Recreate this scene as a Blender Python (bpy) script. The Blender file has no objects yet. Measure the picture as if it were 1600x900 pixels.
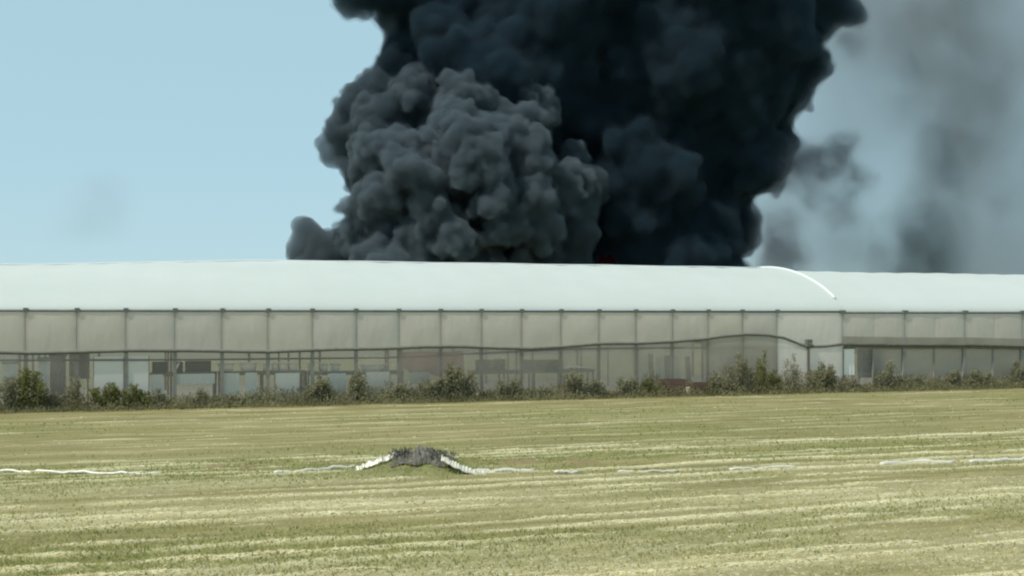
import bpy, bmesh, math, random
import numpy as np
from mathutils import Vector, Matrix

random.seed(7)
rng = np.random.default_rng(11)
sc = bpy.context.scene
C = sc.collection
R = math.radians

# ------------------------------------------------------------------ camera, sky, sun, exposure
F = 1800.0 / 1600.0            # focal length in picture widths
CAM_H = 3.375                  # eye height of the photographer
cam = bpy.data.cameras.new('camera')
cam.sensor_width = 36.0
cam.lens = 36.0 * F
cam.shift_y = 45.0 / 1600.0
cam.clip_start = 0.2
cam.clip_end = 6000.0
camo = bpy.data.objects.new('camera', cam)
camo.location = (0, 0, CAM_H)
camo.rotation_euler = (R(90), 0, 0)
C.objects.link(camo)
sc.camera = camo

SUN_EL = R(56)
SUN_AZ = R(-121)               # clockwise from +Y (the viewing direction): from the left, a little towards the viewer
wd = bpy.data.worlds.new('World')
sc.world = wd
wd.use_nodes = True
wn = wd.node_tree
sky = wn.nodes.new('ShaderNodeTexSky')
sky.sky_type = 'NISHITA'
sky.sun_disc = False
sky.sun_elevation = SUN_EL
sky.sun_rotation = SUN_AZ
sky.altitude = 0
sky.air_density = 1.0
sky.dust_density = 0.0
sky.ozone_density = 3.0
bgn = wn.nodes['Background']
bgn.inputs['Strength'].default_value = 0.14
hz = wn.nodes.new('ShaderNodeMix')            # an even summer haze over the whole sky
hz.data_type = 'RGBA'
hz.inputs[0].default_value = 0.86
hz.inputs[7].default_value = (3.15, 4.7, 5.3, 1)
wn.links.new(sky.outputs[0], hz.inputs[6])
wn.links.new(hz.outputs[2], bgn.inputs['Color'])

sl = bpy.data.lights.new('sun', 'SUN')
sl.energy = 3.4
sl.angle = R(0.6)
sl.color = (1.0, 0.95, 0.87)
so = bpy.data.objects.new('sun', sl)
sdir = Vector((math.sin(SUN_AZ) * math.cos(SUN_EL), math.cos(SUN_AZ) * math.cos(SUN_EL), math.sin(SUN_EL)))
so.rotation_euler = sdir.to_track_quat('Z', 'Y').to_euler()
so.location = sdir * 80
C.objects.link(so)

sc.render.engine = 'CYCLES'
sc.view_settings.view_transform = 'Standard'
sc.view_settings.look = 'None'
sc.view_settings.gamma = 1.0
sc.view_settings.use_curve_mapping = False
sc.view_settings.exposure = 0.0
cy = sc.cycles
cy.use_denoising = True
cy.max_bounces = 8
cy.diffuse_bounces = 4
cy.transmission_bounces = 6
cy.transparent_max_bounces = 48
cy.volume_bounces = 2
cy.volume_step_rate = 1.0
cy.filter_width = 2.2
cy.sample_clamp_indirect = 6.0

# ------------------------------------------------------------------ helpers
M_SLOPE = 0.335                # the greenhouse runs away to the right with this slope
Z0 = 46.9
TH = math.atan(M_SLOPE)
CT, ST = math.cos(TH), math.sin(TH)


def W(t, d, h=0.0):
    """long axis t of the greenhouse, depth d behind its near wall, height h -> world"""
    return Vector((t * CT - d * ST, Z0 + t * ST + d * CT, h))


def T(px, d=0.0):
    """t on the plane at depth d for a column of the 1600 wide photograph"""
    u = (px - 800) / 1800.0
    z0 = Z0 + d / CT
    x = u * z0 / (1 - M_SLOPE * u)
    y = z0 + M_SLOPE * x
    return x * CT + (y - Z0) * ST


def HT(px, py, d=0.0):
    """height on the plane at depth d for a pixel"""
    u = (px - 800) / 1800.0
    y = (Z0 + d / CT) / (1 - M_SLOPE * u)
    return CAM_H + (495 - py) * y / 1800.0


def G(px, py, h=0.0):
    """ground point under a pixel"""
    y = (CAM_H - h) * 1800.0 / (py - 495)
    return Vector(((px - 800) * y / 1800.0, y, h))


class MB:
    def __init__(self):
        self.v = []
        self.f = []

    def add(self, vs, fs):
        n = len(self.v)
        self.v += [tuple(p) for p in vs]
        self.f += [tuple(i + n for i in f) for f in fs]
        return self

    def box(self, a, b):
        x0, y0, z0 = a
        x1, y1, z1 = b
        return self.add([(x0, y0, z0), (x1, y0, z0), (x1, y1, z0), (x0, y1, z0), (x0, y0, z1), (x1, y0, z1), (x1, y1, z1), (x0, y1, z1)],
                        [(0, 3, 2, 1), (4, 5, 6, 7), (0, 1, 5, 4), (1, 2, 6, 5), (2, 3, 7, 6), (3, 0, 4, 7)])

    def tube(self, pts, rad, n=8, cap=True):
        pts = [Vector(p) for p in pts]
        rads = rad if isinstance(rad, (list, tuple)) else [rad] * len(pts)
        base = len(self.v)
        for i, p in enumerate(pts):
            a = pts[max(i - 1, 0)]
            b = pts[min(i + 1, len(pts) - 1)]
            t = (b - a).normalized()
            up = Vector((0, 0, 1)) if abs(t.z) < 0.9 else Vector((0, 1, 0))
            s = t.cross(up).normalized()
            w = s.cross(t)
            for k in range(n):
                an = 2 * math.pi * k / n
                self.v.append(tuple(p + (s * math.cos(an) + w * math.sin(an)) * rads[i]))
        for i in range(len(pts) - 1):
            for k in range(n):
                a = base + i * n + k
                b = base + i * n + (k + 1) % n
                self.f.append((a, b, b + n, a + n))
        if cap:
            self.f.append(tuple(base + k for k in range(n))[::-1])
            e = base + (len(pts) - 1) * n
            self.f.append(tuple(e + k for k in range(n)))
        return self

    def grid(self, fn, nu, nv):
        base = len(self.v)
        for j in range(nv + 1):
            for i in range(nu + 1):
                self.v.append(tuple(fn(i / nu, j / nv)))
        for j in range(nv):
            for i in range(nu):
                a = base + j * (nu + 1) + i
                self.f.append((a, a + 1, a + nu + 2, a + nu + 1))
        return self

    def build(self, name, mat, parent=None, smooth=False, bevel=0.0):
        me = bpy.data.meshes.new(name)
        me.from_pydata(self.v, [], self.f)
        me.update()
        if smooth:
            me.polygons.foreach_set('use_smooth', [True] * len(me.polygons))
        me.materials.append(mat)
        o = bpy.data.objects.new(name, me)
        C.objects.link(o)
        if parent is not None:
            o.parent = parent
        if bevel:
            b = o.modifiers.new('bevel', 'BEVEL')
            b.width = bevel
            b.segments = 2
        return o


def tag(o, label=None, cat=None, group=None, kind=None):
    if label:
        o['label'] = label
    if cat:
        o['category'] = cat
    if group:
        o['group'] = group
    if kind:
        o['kind'] = kind
    return o


def empty(name, loc=(0, 0, 0), rz=0.0):
    o = bpy.data.objects.new(name, None)
    o.empty_display_size = 0.2
    o.location = loc
    o.rotation_euler = (0, 0, rz)
    C.objects.link(o)
    return o


def wall_thing(name, t, d, label, cat, group=None, h=0.0):
    """an Empty standing inside or beside the greenhouse, its x along the wall, y away from the viewer"""
    o = empty(name, W(t, d, h), TH)
    return tag(o, label, cat, group)


# ------------------------------------------------------------------ numpy value noise
_lat = rng.random((256, 256))


def vnoise(x, y):
    xi = np.floor(x).astype(int)
    yi = np.floor(y).astype(int)
    fx = x - xi
    fy = y - yi
    fx = fx * fx * (3 - 2 * fx)
    fy = fy * fy * (3 - 2 * fy)
    a = _lat[yi % 256, xi % 256]
    b = _lat[yi % 256, (xi + 1) % 256]
    c = _lat[(yi + 1) % 256, xi % 256]
    d = _lat[(yi + 1) % 256, (xi + 1) % 256]
    return (a * (1 - fx) + b * fx) * (1 - fy) + (c * (1 - fx) + d * fx) * fy


# ------------------------------------------------------------------ materials
def nodes(name):
    m = bpy.data.materials.new(name)
    m.use_nodes = True
    nt = m.node_tree
    nt.nodes.clear()
    out = nt.nodes.new('ShaderNodeOutputMaterial')
    return m, nt, out


def N(nt, t, **kw):
    n = nt.nodes.new(t)
    for k, v in kw.items():
        if k in n.inputs:
            n.inputs[k].default_value = v
        else:
            setattr(n, k, v)
    return n


def ramp(nt, fac, stops):
    r = nt.nodes.new('ShaderNodeValToRGB')
    e = r.color_ramp.elements
    while len(e) < len(stops):
        e.new(0.5)
    for el, (p, c) in zip(e, stops):
        el.position = p
        el.color = (*c, 1)
    nt.links.new(fac, r.inputs[0])
    return r.outputs[0]


def noise_fac(nt, scale, detail=4, stretch=(1, 1, 1), rough=0.6, coord='Object'):
    tc = N(nt, 'ShaderNodeTexCoord')
    mp = N(nt, 'ShaderNodeMapping')
    mp.inputs['Scale'].default_value = stretch
    nt.links.new(tc.outputs[coord], mp.inputs[0])
    n = N(nt, 'ShaderNodeTexNoise', Scale=scale, Detail=detail, Roughness=rough)
    nt.links.new(mp.outputs[0], n.inputs['Vector'])
    return n.outputs['Fac']


def solid(name, c0, c1=None, rough=0.7, scale=3.0, metallic=0.0, bump=0.0, stretch=(1, 1, 1)):
    """opaque painted / woven / metal surface with a mottled base colour"""
    m, nt, out = nodes(name)
    c1 = c1 or tuple(x * 0.7 for x in c0)
    p = N(nt, 'ShaderNodeBsdfPrincipled', Roughness=rough, Metallic=metallic)
    f = noise_fac(nt, scale, stretch=stretch)
    nt.links.new(ramp(nt, f, [(0.3, c1), (0.7, c0)]), p.inputs['Base Color'])
    if bump:
        b = N(nt, 'ShaderNodeBump', Strength=bump, Distance=0.05)
        nt.links.new(f, b.inputs['Height'])
        nt.links.new(b.outputs[0], p.inputs['Normal'])
    nt.links.new(p.outputs[0], out.inputs['Surface'])
    return m


def film(name, c0, c1, trans=0.4, gloss=0.08, rough=0.35, scale=1.2, stretch=(1, 1, 1), tcol=None, wrinkle=0.35):
    """polythene: part diffuse, part translucent, a weak sheen"""
    m, nt, out = nodes(name)
    f = noise_fac(nt, scale, stretch=stretch)
    col = ramp(nt, f, [(0.3, c1), (0.7, c0)])
    d = N(nt, 'ShaderNodeBsdfDiffuse')
    t = N(nt, 'ShaderNodeBsdfTranslucent')
    nt.links.new(col, d.inputs['Color'])
    if tcol:
        t.inputs['Color'].default_value = (*tcol, 1)
    else:
        nt.links.new(col, t.inputs['Color'])
    mx = N(nt, 'ShaderNodeMixShader')
    mx.inputs[0].default_value = trans
    nt.links.new(d.outputs[0], mx.inputs[1])
    nt.links.new(t.outputs[0], mx.inputs[2])
    wr = noise_fac(nt, 2.6, 3, (1.6, 1.0, 0.5), 0.5)
    bmp = N(nt, 'ShaderNodeBump', Strength=wrinkle, Distance=0.06)
    nt.links.new(wr, bmp.inputs['Height'])
    nt.links.new(bmp.outputs[0], d.inputs['Normal'])
    g = N(nt, 'ShaderNodeBsdfGlossy', Roughness=rough)
    nt.links.new(bmp.outputs[0], g.inputs['Normal'])
    m2 = N(nt, 'ShaderNodeMixShader')
    m2.inputs[0].default_value = gloss
    nt.links.new(mx.outputs[0], m2.inputs[1])
    nt.links.new(g.outputs[0], m2.inputs[2])
    nt.links.new(m2.outputs[0], out.inputs['Surface'])
    return m


def netting(name, col, open_=0.5, stretch=(1, 1, 1)):
    """insect netting: threads too fine to see, so part of the light passes straight through"""
    m, nt, out = nodes(name)
    f = noise_fac(nt, 0.9, stretch=stretch)
    d = N(nt, 'ShaderNodeBsdfDiffuse')
    nt.links.new(ramp(nt, f, [(0.3, tuple(x * 0.75 for x in col)), (0.7, col)]), d.inputs['Color'])
    tl = N(nt, 'ShaderNodeBsdfTranslucent')
    tl.inputs['Color'].default_value = (*col, 1)
    dm = N(nt, 'ShaderNodeMixShader')
    dm.inputs[0].default_value = 0.4
    nt.links.new(d.outputs[0], dm.inputs[1])
    nt.links.new(tl.outputs[0], dm.inputs[2])
    tr = N(nt, 'ShaderNodeBsdfTransparent')
    mx = N(nt, 'ShaderNodeMixShader')
    mx.inputs[0].default_value = open_
    nt.links.new(dm.outputs[0], mx.inputs[1])
    nt.links.new(tr.outputs[0], mx.inputs[2])
    nt.links.new(mx.outputs[0], out.inputs['Surface'])
    return m


def leafy(name, c0, c1, trans=0.25, scale=4.0, sward=False):
    m, nt, out = nodes(name)
    f = noise_fac(nt, scale, detail=3)
    col = ramp(nt, f, [(0.35, c1), (0.65, c0)])
    d = N(nt, 'ShaderNodeBsdfDiffuse')
    t = N(nt, 'ShaderNodeBsdfTranslucent')
    mx = N(nt, 'ShaderNodeMixShader')
    mx.inputs[0].default_value = trans
    for s in (d, t):
        nt.links.new(col, s.inputs['Color'])
    if sward:                                          # a thin blade reflects and passes light alike
        ad = N(nt, 'ShaderNodeAddShader')
        nt.links.new(d.outputs[0], ad.inputs[0])
        nt.links.new(t.outputs[0], ad.inputs[1])
        nt.links.new(ad.outputs[0], out.inputs['Surface'])
        return m
    nt.links.new(d.outputs[0], mx.inputs[1])
    nt.links.new(t.outputs[0], mx.inputs[2])
    nt.links.new(mx.outputs[0], out.inputs['Surface'])
    return m


def smoke_mat(name, density, scatter_col, absorb, aniso=0.0):
    m, nt, out = nodes(name)
    v = N(nt, 'ShaderNodeVolumePrincipled')
    v.inputs['Color'].default_value = (*scatter_col, 1)
    v.inputs['Density'].default_value = density
    v.inputs['Anisotropy'].default_value = aniso
    v.inputs['Absorption Color'].default_value = (*absorb, 1)
    nt.links.new(v.outputs[0], out.inputs['Volume'])
    return m


MAT = {}
MAT['roof'] = film('roof_film', (0.76, 0.80, 0.755), (0.70, 0.75, 0.70), 0.34, 0.05, 0.4, 0.35, (0.5, 1, 1), tcol=(0.95, 0.92, 0.86), wrinkle=0.18)
MAT['rim'] = film('rim_film', (0.9, 0.9, 0.88), (0.85, 0.85, 0.84), 0.1, 0.12, 0.3)
MAT['curtain'] = film('curtain_film', (0.80, 0.73, 0.62), (0.70, 0.64, 0.545), 0.45, 0.03, 0.5, 0.6, (0.35, 1, 1))
MAT['curtain_b'] = film('curtain_film_greyer', (0.76, 0.71, 0.63), (0.67, 0.62, 0.55), 0.42, 0.03, 0.5, 0.6, (0.35, 1, 1))
MAT['curtain_lit'] = film('lit_white_film', (0.92, 0.86, 0.78), (0.86, 0.80, 0.73), 0.45, 0.03, 0.5, 0.8)  # whiter colour carries the light from the open space behind this bay
MAT['curtain_dark'] = film('dark_film', (0.52, 0.475, 0.39), (0.42, 0.385, 0.315), 0.40, 0.03, 0.5, 0.8, (0.3, 1, 1))
MAT['net'] = netting('insect_net', (0.60, 0.555, 0.47), 0.60)
MAT['net_thin'] = netting('insect_net_thin', (0.56, 0.52, 0.44), 0.76)
MAT['net_dense'] = netting('insect_net_dense', (0.53, 0.49, 0.41), 0.38)
MAT['steel'] = solid('galvanised_steel', (0.34, 0.315, 0.27), (0.25, 0.23, 0.20), 0.8, 4, 0.0)
MAT['pipe'] = solid('dusty_pipe', (0.20, 0.19, 0.155), (0.13, 0.125, 0.10), 0.7, 5)
MAT['gutter'] = solid('gutter_steel', (0.20, 0.21, 0.20), (0.14, 0.15, 0.14), 0.55, 4, 0.2)
MAT['white'] = solid('white_sheet', (0.95, 0.89, 0.80), (0.89, 0.83, 0.75), 0.6, 2)
MAT['cloth'] = solid('white_cloth', (0.84, 0.81, 0.74), (0.70, 0.68, 0.61), 0.9, 3, stretch=(6, 1, 0.6))
MAT['dark'] = solid('dark_fabric', (0.17, 0.155, 0.135), (0.11, 0.10, 0.09), 0.9, 3)
MAT['grey'] = solid('grey_sheet', (0.32, 0.30, 0.27), (0.24, 0.225, 0.20), 0.8, 2)
MAT['wood'] = solid('grey_wood', (0.36, 0.34, 0.29), (0.24, 0.22, 0.18), 0.85, 5, stretch=(1, 1, 0.2))
MAT['brown'] = solid('brown_crate', (0.20, 0.11, 0.08), (0.13, 0.075, 0.055), 0.8, 5)
MAT['pink'] = solid('faded_red_tarp', (0.70, 0.40, 0.36), (0.55, 0.31, 0.28), 0.8, 2.5, bump=0.4)
MAT['floor_in'] = solid('pale_bounce_floor', (0.62, 0.58, 0.50), (0.48, 0.45, 0.38), 0.95, 1.2)  # floor colour paled to bounce light up inside the house

# ------------------------------------------------------------------ field: one ground sheet to the horizon, a worked field on top
T_A, T_B, D_A, D_B = -62.0, 62.0, -50.0, -0.1
ROWS = []
_d = -49.0
while _d < -1.0:
    near = _d < -17
    ROWS.append((_d, random.uniform(0.06, 0.13), random.uniform(0.75, 1.25) * (1.0 if near else 0.55)))
    _d += random.uniform(0.45, 0.95) if near else random.uniform(0.9, 2.0)


def straw(t, d):
    """how much pale straw lies at (t, d): thin broken windrows along t"""
    s = np.zeros_like(t)
    wob = (vnoise(t * 0.12 + 3, d * 0.15) - 0.5) * 0.5
    for i, (c, w, a) in enumerate(ROWS):
        brk = 0.6 * vnoise(t * 0.2 + i * 17.3, np.full_like(t, i * 3.7)) + 0.4 * vnoise(t * 0.8 + i * 11.1, np.full_like(t, i * 2.3 + 90))
        fine = vnoise(t * 1.3 + i * 5.1, d * 4.0)
        s += a * np.exp(-((d + wob - c) / w) ** 2) * np.clip((brk - 0.40) * 5.0, 0, 1) * (0.55 + 0.6 * fine)
    broad = np.clip((vnoise(t * 0.07 + 7, d * 0.62 + 2) - 0.45) * 2.2, 0, 1) * np.clip((-d - 15) / 6, 0.15, 1)
    s += 0.34 * broad * (0.4 + 0.8 * vnoise(t * 0.9, d * 5.0 + 31))
    return np.clip(s, 0, 1)


def green(t, d):
    g = vnoise(t * 0.10 + 40, d * 0.28 + 9) * 0.6 + vnoise(t * 0.35, d * 1.1 + 4) * 0.4
    band = np.exp(-((d + 19.3) / 1.6) ** 2) * 0.25
    return np.clip((g + band - 0.38) * 2.4, 0, 1)


def height(t, d):
    return 0.02 + 0.035 * vnoise(t * 0.5, d * 1.6) + 0.03 * vnoise(t * 1.7, d * 3.1) + 0.05 * straw(t, d)


MAT['field'], nt, out = nodes('field_soil')
p = N(nt, 'ShaderNodeBsdfPrincipled', Roughness=0.95)
p.inputs['Specular IOR Level'].default_value = 0.1
at = N(nt, 'ShaderNodeAttribute', attribute_name='cover')
sep = N(nt, 'ShaderNodeSeparateColor')
nt.links.new(at.outputs['Color'], sep.inputs[0])
streak = noise_fac(nt, 2.2, 6, (0.10, 1.0, 1.0), 0.7)
soilc = ramp(nt, streak, [(0.30, (0.165, 0.142, 0.06)), (0.5, (0.25, 0.216, 0.096)), (0.72, (0.40, 0.35, 0.178))])
speck = noise_fac(nt, 9.0, 4, (0.5, 1.0, 1.0), 0.7)
grc = ramp(nt, speck, [(0.3, (0.155, 0.155, 0.052)), (0.7, (0.24, 0.235, 0.085))])
mx1 = N(nt, 'ShaderNodeMix', data_type='RGBA')
gm = N(nt, 'ShaderNodeMath', operation='MULTIPLY')
gm.inputs[1].default_value = 0.75
nt.links.new(sep.outputs[1], gm.inputs[0])
nt.links.new(gm.outputs[0], mx1.inputs[0])
nt.links.new(soilc, mx1.inputs[6])
nt.links.new(grc, mx1.inputs[7])
stc = ramp(nt, speck, [(0.3, (0.47, 0.42, 0.235)), (0.7, (0.80, 0.735, 0.49))])
mx2 = N(nt, 'ShaderNodeMix', data_type='RGBA')
nt.links.new(sep.outputs[0], mx2.inputs[0])
nt.links.new(mx1.outputs[2], mx2.inputs[6])
nt.links.new(stc, mx2.inputs[7])
nt.links.new(mx2.outputs[2], p.inputs['Base Color'])
bp = N(nt, 'ShaderNodeBump', Strength=0.6, Distance=0.04)
nt.links.new(speck, bp.inputs['Height'])
nt.links.new(bp.outputs[0], p.inputs['Normal'])
nt.links.new(p.outputs[0], out.inputs['Surface'])

MAT['ground'] = solid('far_ground', (0.21, 0.19, 0.09), (0.15, 0.14, 0.06), 0.95, 0.15)
tag(MB().box((-3000, -400, -1.0), (3000, 4000, -0.03)).build('ground', MAT['ground']), kind='structure')

nt_, nd_ = 330, 520
tt, dd = np.meshgrid(np.linspace(T_A, T_B, nt_ + 1), np.linspace(D_A, D_B, nd_ + 1))
hh = height(tt, dd)
edge = np.minimum(1, np.minimum(np.minimum(tt - T_A, T_B - tt) / 2, np.minimum(dd - D_A, (D_B - dd) + 1.0) / 2))
hh = hh * edge - 0.02 * (1 - edge)
vs = np.stack([tt, dd, hh], -1).reshape(-1, 3)
ii = (np.arange(nd_)[:, None] * (nt_ + 1) + np.arange(nt_)[None, :]).reshape(-1)
fs = np.stack([ii, ii + 1, ii + nt_ + 2, ii + nt_ + 1], -1)


def mesh_np(name, verts, faces, mat, smooth=False):
    me = bpy.data.meshes.new(name)
    nf, k = faces.shape
    me.vertices.add(len(verts))
    me.vertices.foreach_set('co', np.ascontiguousarray(verts, dtype=np.float32).ravel())
    me.loops.add(nf * k)
    me.loops.foreach_set('vertex_index', faces.astype(np.int32).ravel())
    me.polygons.add(nf)
    me.polygons.foreach_set('loop_start', np.arange(0, nf * k, k, dtype=np.int32))
    me.update(calc_edges=True)
    if smooth:
        me.polygons.foreach_set('use_smooth', np.ones(nf, dtype=bool))
    me.materials.append(mat)
    o = bpy.data.objects.new(name, me)
    C.objects.link(o)
    return o


field = mesh_np('field', vs, fs, MAT['field'], True)
ca = field.data.color_attributes.new('cover', 'FLOAT_COLOR', 'POINT')
col = np.zeros((len(vs), 4), dtype=np.float32)
col[:, 0] = straw(tt, dd).reshape(-1)
col[:, 1] = green(tt, dd).reshape(-1)
col[:, 3] = 1
ca.data.foreach_set('color', col.ravel())
field.location = (0, Z0, 0)
field.rotation_euler = (0, 0, TH)
tag(field, kind='structure')


def blades(name, n, mat, weight, hrange, wrange, flat, label, cat, near_bias=True):
    """n blades: half spread evenly in view distance, half evenly on the ground"""
    k = n * 5
    y = 6075.0 / rng.uniform(108, 460, k)
    x = rng.uniform(-0.62, 0.62, k) * y
    t = x * CT + (y - Z0) * ST
    d = -x * ST + (y - Z0) * CT
    w = weight(t, d) * np.where(d > -17, 0.45, 1.0)      # the far strip is shorter cropped
    keep = (rng.random(k) < w) & (d < D_B - 0.4)
    t, d, y = t[keep][:n], d[keep][:n], y[keep][:n]
    n = len(t)
    h = rng.uniform(*hrange, n) * (0.75 + y / 80.0)
    wd_ = rng.uniform(*wrange, n) * (0.7 + y / 28.0)
    ang = rng.uniform(0, 2 * math.pi, n)
    b = np.stack([t, d, height(t, d) - 0.01], -1)
    side = np.stack([np.cos(ang), np.sin(ang), np.zeros(n)], -1) * wd_[:, None]
    if flat:
        la = rng.uniform(0, 2 * math.pi, n)
        lean = np.stack([np.cos(la), np.sin(la), rng.uniform(0.05, 0.35, n)], -1) * h[:, None] * 1.6
        side = np.stack([-np.sin(la), np.cos(la), np.full(n, 0.6)], -1) * wd_[:, None]
    else:
        lean = np.stack([rng.normal(0, 0.35, n), rng.normal(0, 0.35, n), np.ones(n)], -1) * h[:, None]
    mid = b + lean * 0.55
    verts = np.stack([b - side, b + side, mid + side * 0.8, mid - side * 0.8, b + lean * np.array([1.15, 1.15, 0.95])], 1).reshape(-1, 3)
    o5 = np.arange(n)[:, None] * 5
    faces = np.concatenate([o5 + np.array([0, 1, 2]), o5 + np.array([0, 2, 3]), o5 + np.array([3, 2, 4])], 0)
    o = mesh_np(name, verts, faces, mat)
    o.location = (0, Z0, 0)
    o.rotation_euler = (0, 0, TH)
    return tag(o, label, cat, kind='stuff')


MAT['straw'] = leafy('dry_straw', (0.46, 0.43, 0.31), (0.37, 0.335, 0.215), 0.1, 3.0, True)
MAT['grass'] = leafy('field_grass', (0.225, 0.22, 0.085), (0.135, 0.14, 0.05), 0.1, 1.3, True)
MAT['stub'] = leafy('stubble', (0.40, 0.345, 0.165), (0.22, 0.185, 0.085), 0.1, 3.0, True)
blades('field_straw', 120000, MAT['straw'], lambda t, d: straw(t, d) ** 1.2, (0.02, 0.06), (0.006, 0.012), True,
       'pale dry straw lying in broken windrows across the field', 'straw')
blades('field_grass', 30000, MAT['grass'], lambda t, d: np.clip(green(t, d) * (1 - 0.8 * straw(t, d)) + 0.03, 0, 1) * 0.7, (0.03, 0.075), (0.006, 0.012), False,
       'short sparse green grass growing between the straw rows', 'grass')
blades('field_stubble', 45000, MAT['stub'], lambda t, d: np.full_like(t, 0.5), (0.02, 0.06), (0.005, 0.011), False,
       'short olive brown stubble covering the field', 'stubble')

# ------------------------------------------------------------------ the greenhouse
BAY = 1.70
EAVE = 3.62
HALF = 6.89
POSTS = [T(40) + BAY * k for k in range(-9, 19)]            # the near house: a post every bay
T_END1 = 15.65
T_START1 = POSTS[0]
POSTS2 = [T_END1 + 3.35 * k for k in range(0, 9)]
T_END2 = POSTS2[-1]


def arch(v, rise):
    """v 0 at the near eave, 1 at the far eave"""
    a = math.pi * (1 - v)
    x = HALF - HALF * math.cos(math.pi * v)
    s = 1 - ((x - HALF) / HALF) ** 2
    return x, EAVE + rise * (0.55 * s + 0.45 * math.sqrt(max(s, 0)))


def sink(t):
    k = min(1.0, max(0.0, (-7.5 - t) / 13.0))
    return 0.34 * k * k * (3 - 2 * k)


def roof(parent, ta, tb, rise, seed):
    n = int((tb - ta) / 0.425)
    r_ = random.Random(seed)
    ph = [r_.uniform(0, 6.28) for _ in range(4)]

    def fn(u, v):
        t = ta + (tb - ta) * u
        x, z = arch(v, rise)
        rib = math.sin(math.pi * (t - ta) / BAY) ** 2          # the film sinks a little between the hoops
        z += -0.03 * rib * math.sin(math.pi * v) + 0.012 * math.sin(t * 0.8 + ph[0]) * math.sin(math.pi * v)
        z -= sink(t) * math.sin(math.pi * v)
        return (t, x, z)
    return MB().grid(fn, n, 40).build('roof_film', MAT['roof'], parent, True)


def pipe_path(pxs, d):
    return [(T(a, d), d, HT(a, b, d)) for a, b in pxs]


def interp(path, t):
    for (a, _, ha), (b, _, hb) in zip(path, path[1:]):
        if a <= t <= b:
            k = (t - a) / (b - a)
            k = k * k * (3 - 2 * k) if False else k
            return ha + (hb - ha) * k
    return path[0][2] if t < path[0][0] else path[-1][2]


gh = empty('greenhouse', (0, Z0, 0), TH)
tag(gh, 'long white arched plastic greenhouse with many close posts, ending at the bright curved rim', 'greenhouse')
roof(gh, T_START1 - 0.1, T_END1 + 0.05, 5.84 - EAVE, 1)

# bottom edge of the rolled side curtain (pixel heights read off the photograph's wall plane)
roll_px = [(-700, 551), (-200, 550), (0, 551), (60, 552), (130, 550), (200, 548), (300, 548), (420, 550), (520, 546), (600, 545), (660, 542), (720, 541.5), (780, 544),
           (830, 545), (880, 542), (940, 537), (1000, 536.5), (1050, 534), (1100, 530), (1130, 525.5), (1165, 522.5), (1200, 523.5), (1225, 528), (1250, 538), (1262, 542), (1290, 541), (1315, 538)]
roll = pipe_path(roll_px, -0.06)
rail = [(T_START1, 0.02, HT(0, 563)), (T(0), 0.02, HT(0, 563)), (T(300), 0.02, HT(300, 562)), (T(600), 0.02, HT(600, 559)), (T(900), 0.02, HT(900, 545)),
        (T(1000), 0.02, HT(1000, 544)), (T(1262), 0.02, HT(1262, 542)), (T_END1, 0.02, HT(1315, 540))]
MB().tube([(t, -0.02, h) for t, d, h in rail], 0.035).build('rail', MAT['pipe'], gh, True)
rp = []
for i in range(len(roll) - 1):
    for k in range(4):
        u = k / 4
        rp.append(tuple(roll[i][j] * (1 - u) + roll[i + 1][j] * u for j in range(3)))
rp.append(roll[-1])
rp = [p_ for p_ in rp if p_[0] >= T_START1]
MB().tube(rp, 0.062).build('roller_pipe', MAT['pipe'], gh, True)
MB().tube([(T_START1 - 0.1, -0.05, EAVE - 0.02), (T_END1 - 0.02, -0.05, EAVE - 0.02)], 0.045).build('gutter', MAT['gutter'], gh, True)
edges = POSTS + [T_END1]
for i, t in enumerate(POSTS):
    lean = random.uniform(-0.03, 0.03)
    b = MB()
    w = 0.068
    b.add([(t - w, -0.045, 0), (t + w, -0.045, 0), (t + w, 0.06, 0), (t - w, 0.06, 0),
           (t - w + lean, -0.045, EAVE + 0.0), (t + w + lean, -0.045, EAVE + 0.0), (t + w + lean, 0.06, EAVE + 0.0), (t - w + lean, 0.06, EAVE + 0.0)],
          [(0, 3, 2, 1), (4, 5, 6, 7), (0, 1, 5, 4), (1, 2, 6, 5), (2, 3, 7, 6), (3, 0, 4, 7)])
    po = b.build('post', MAT['steel'], gh)
    b = MB().box((t - 0.085 + lean, -0.115, EAVE - 0.06), (t + 0.085 + lean, -0.02, EAVE + 0.075))
    b.build('bracket', MAT['gutter'], po)
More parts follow.
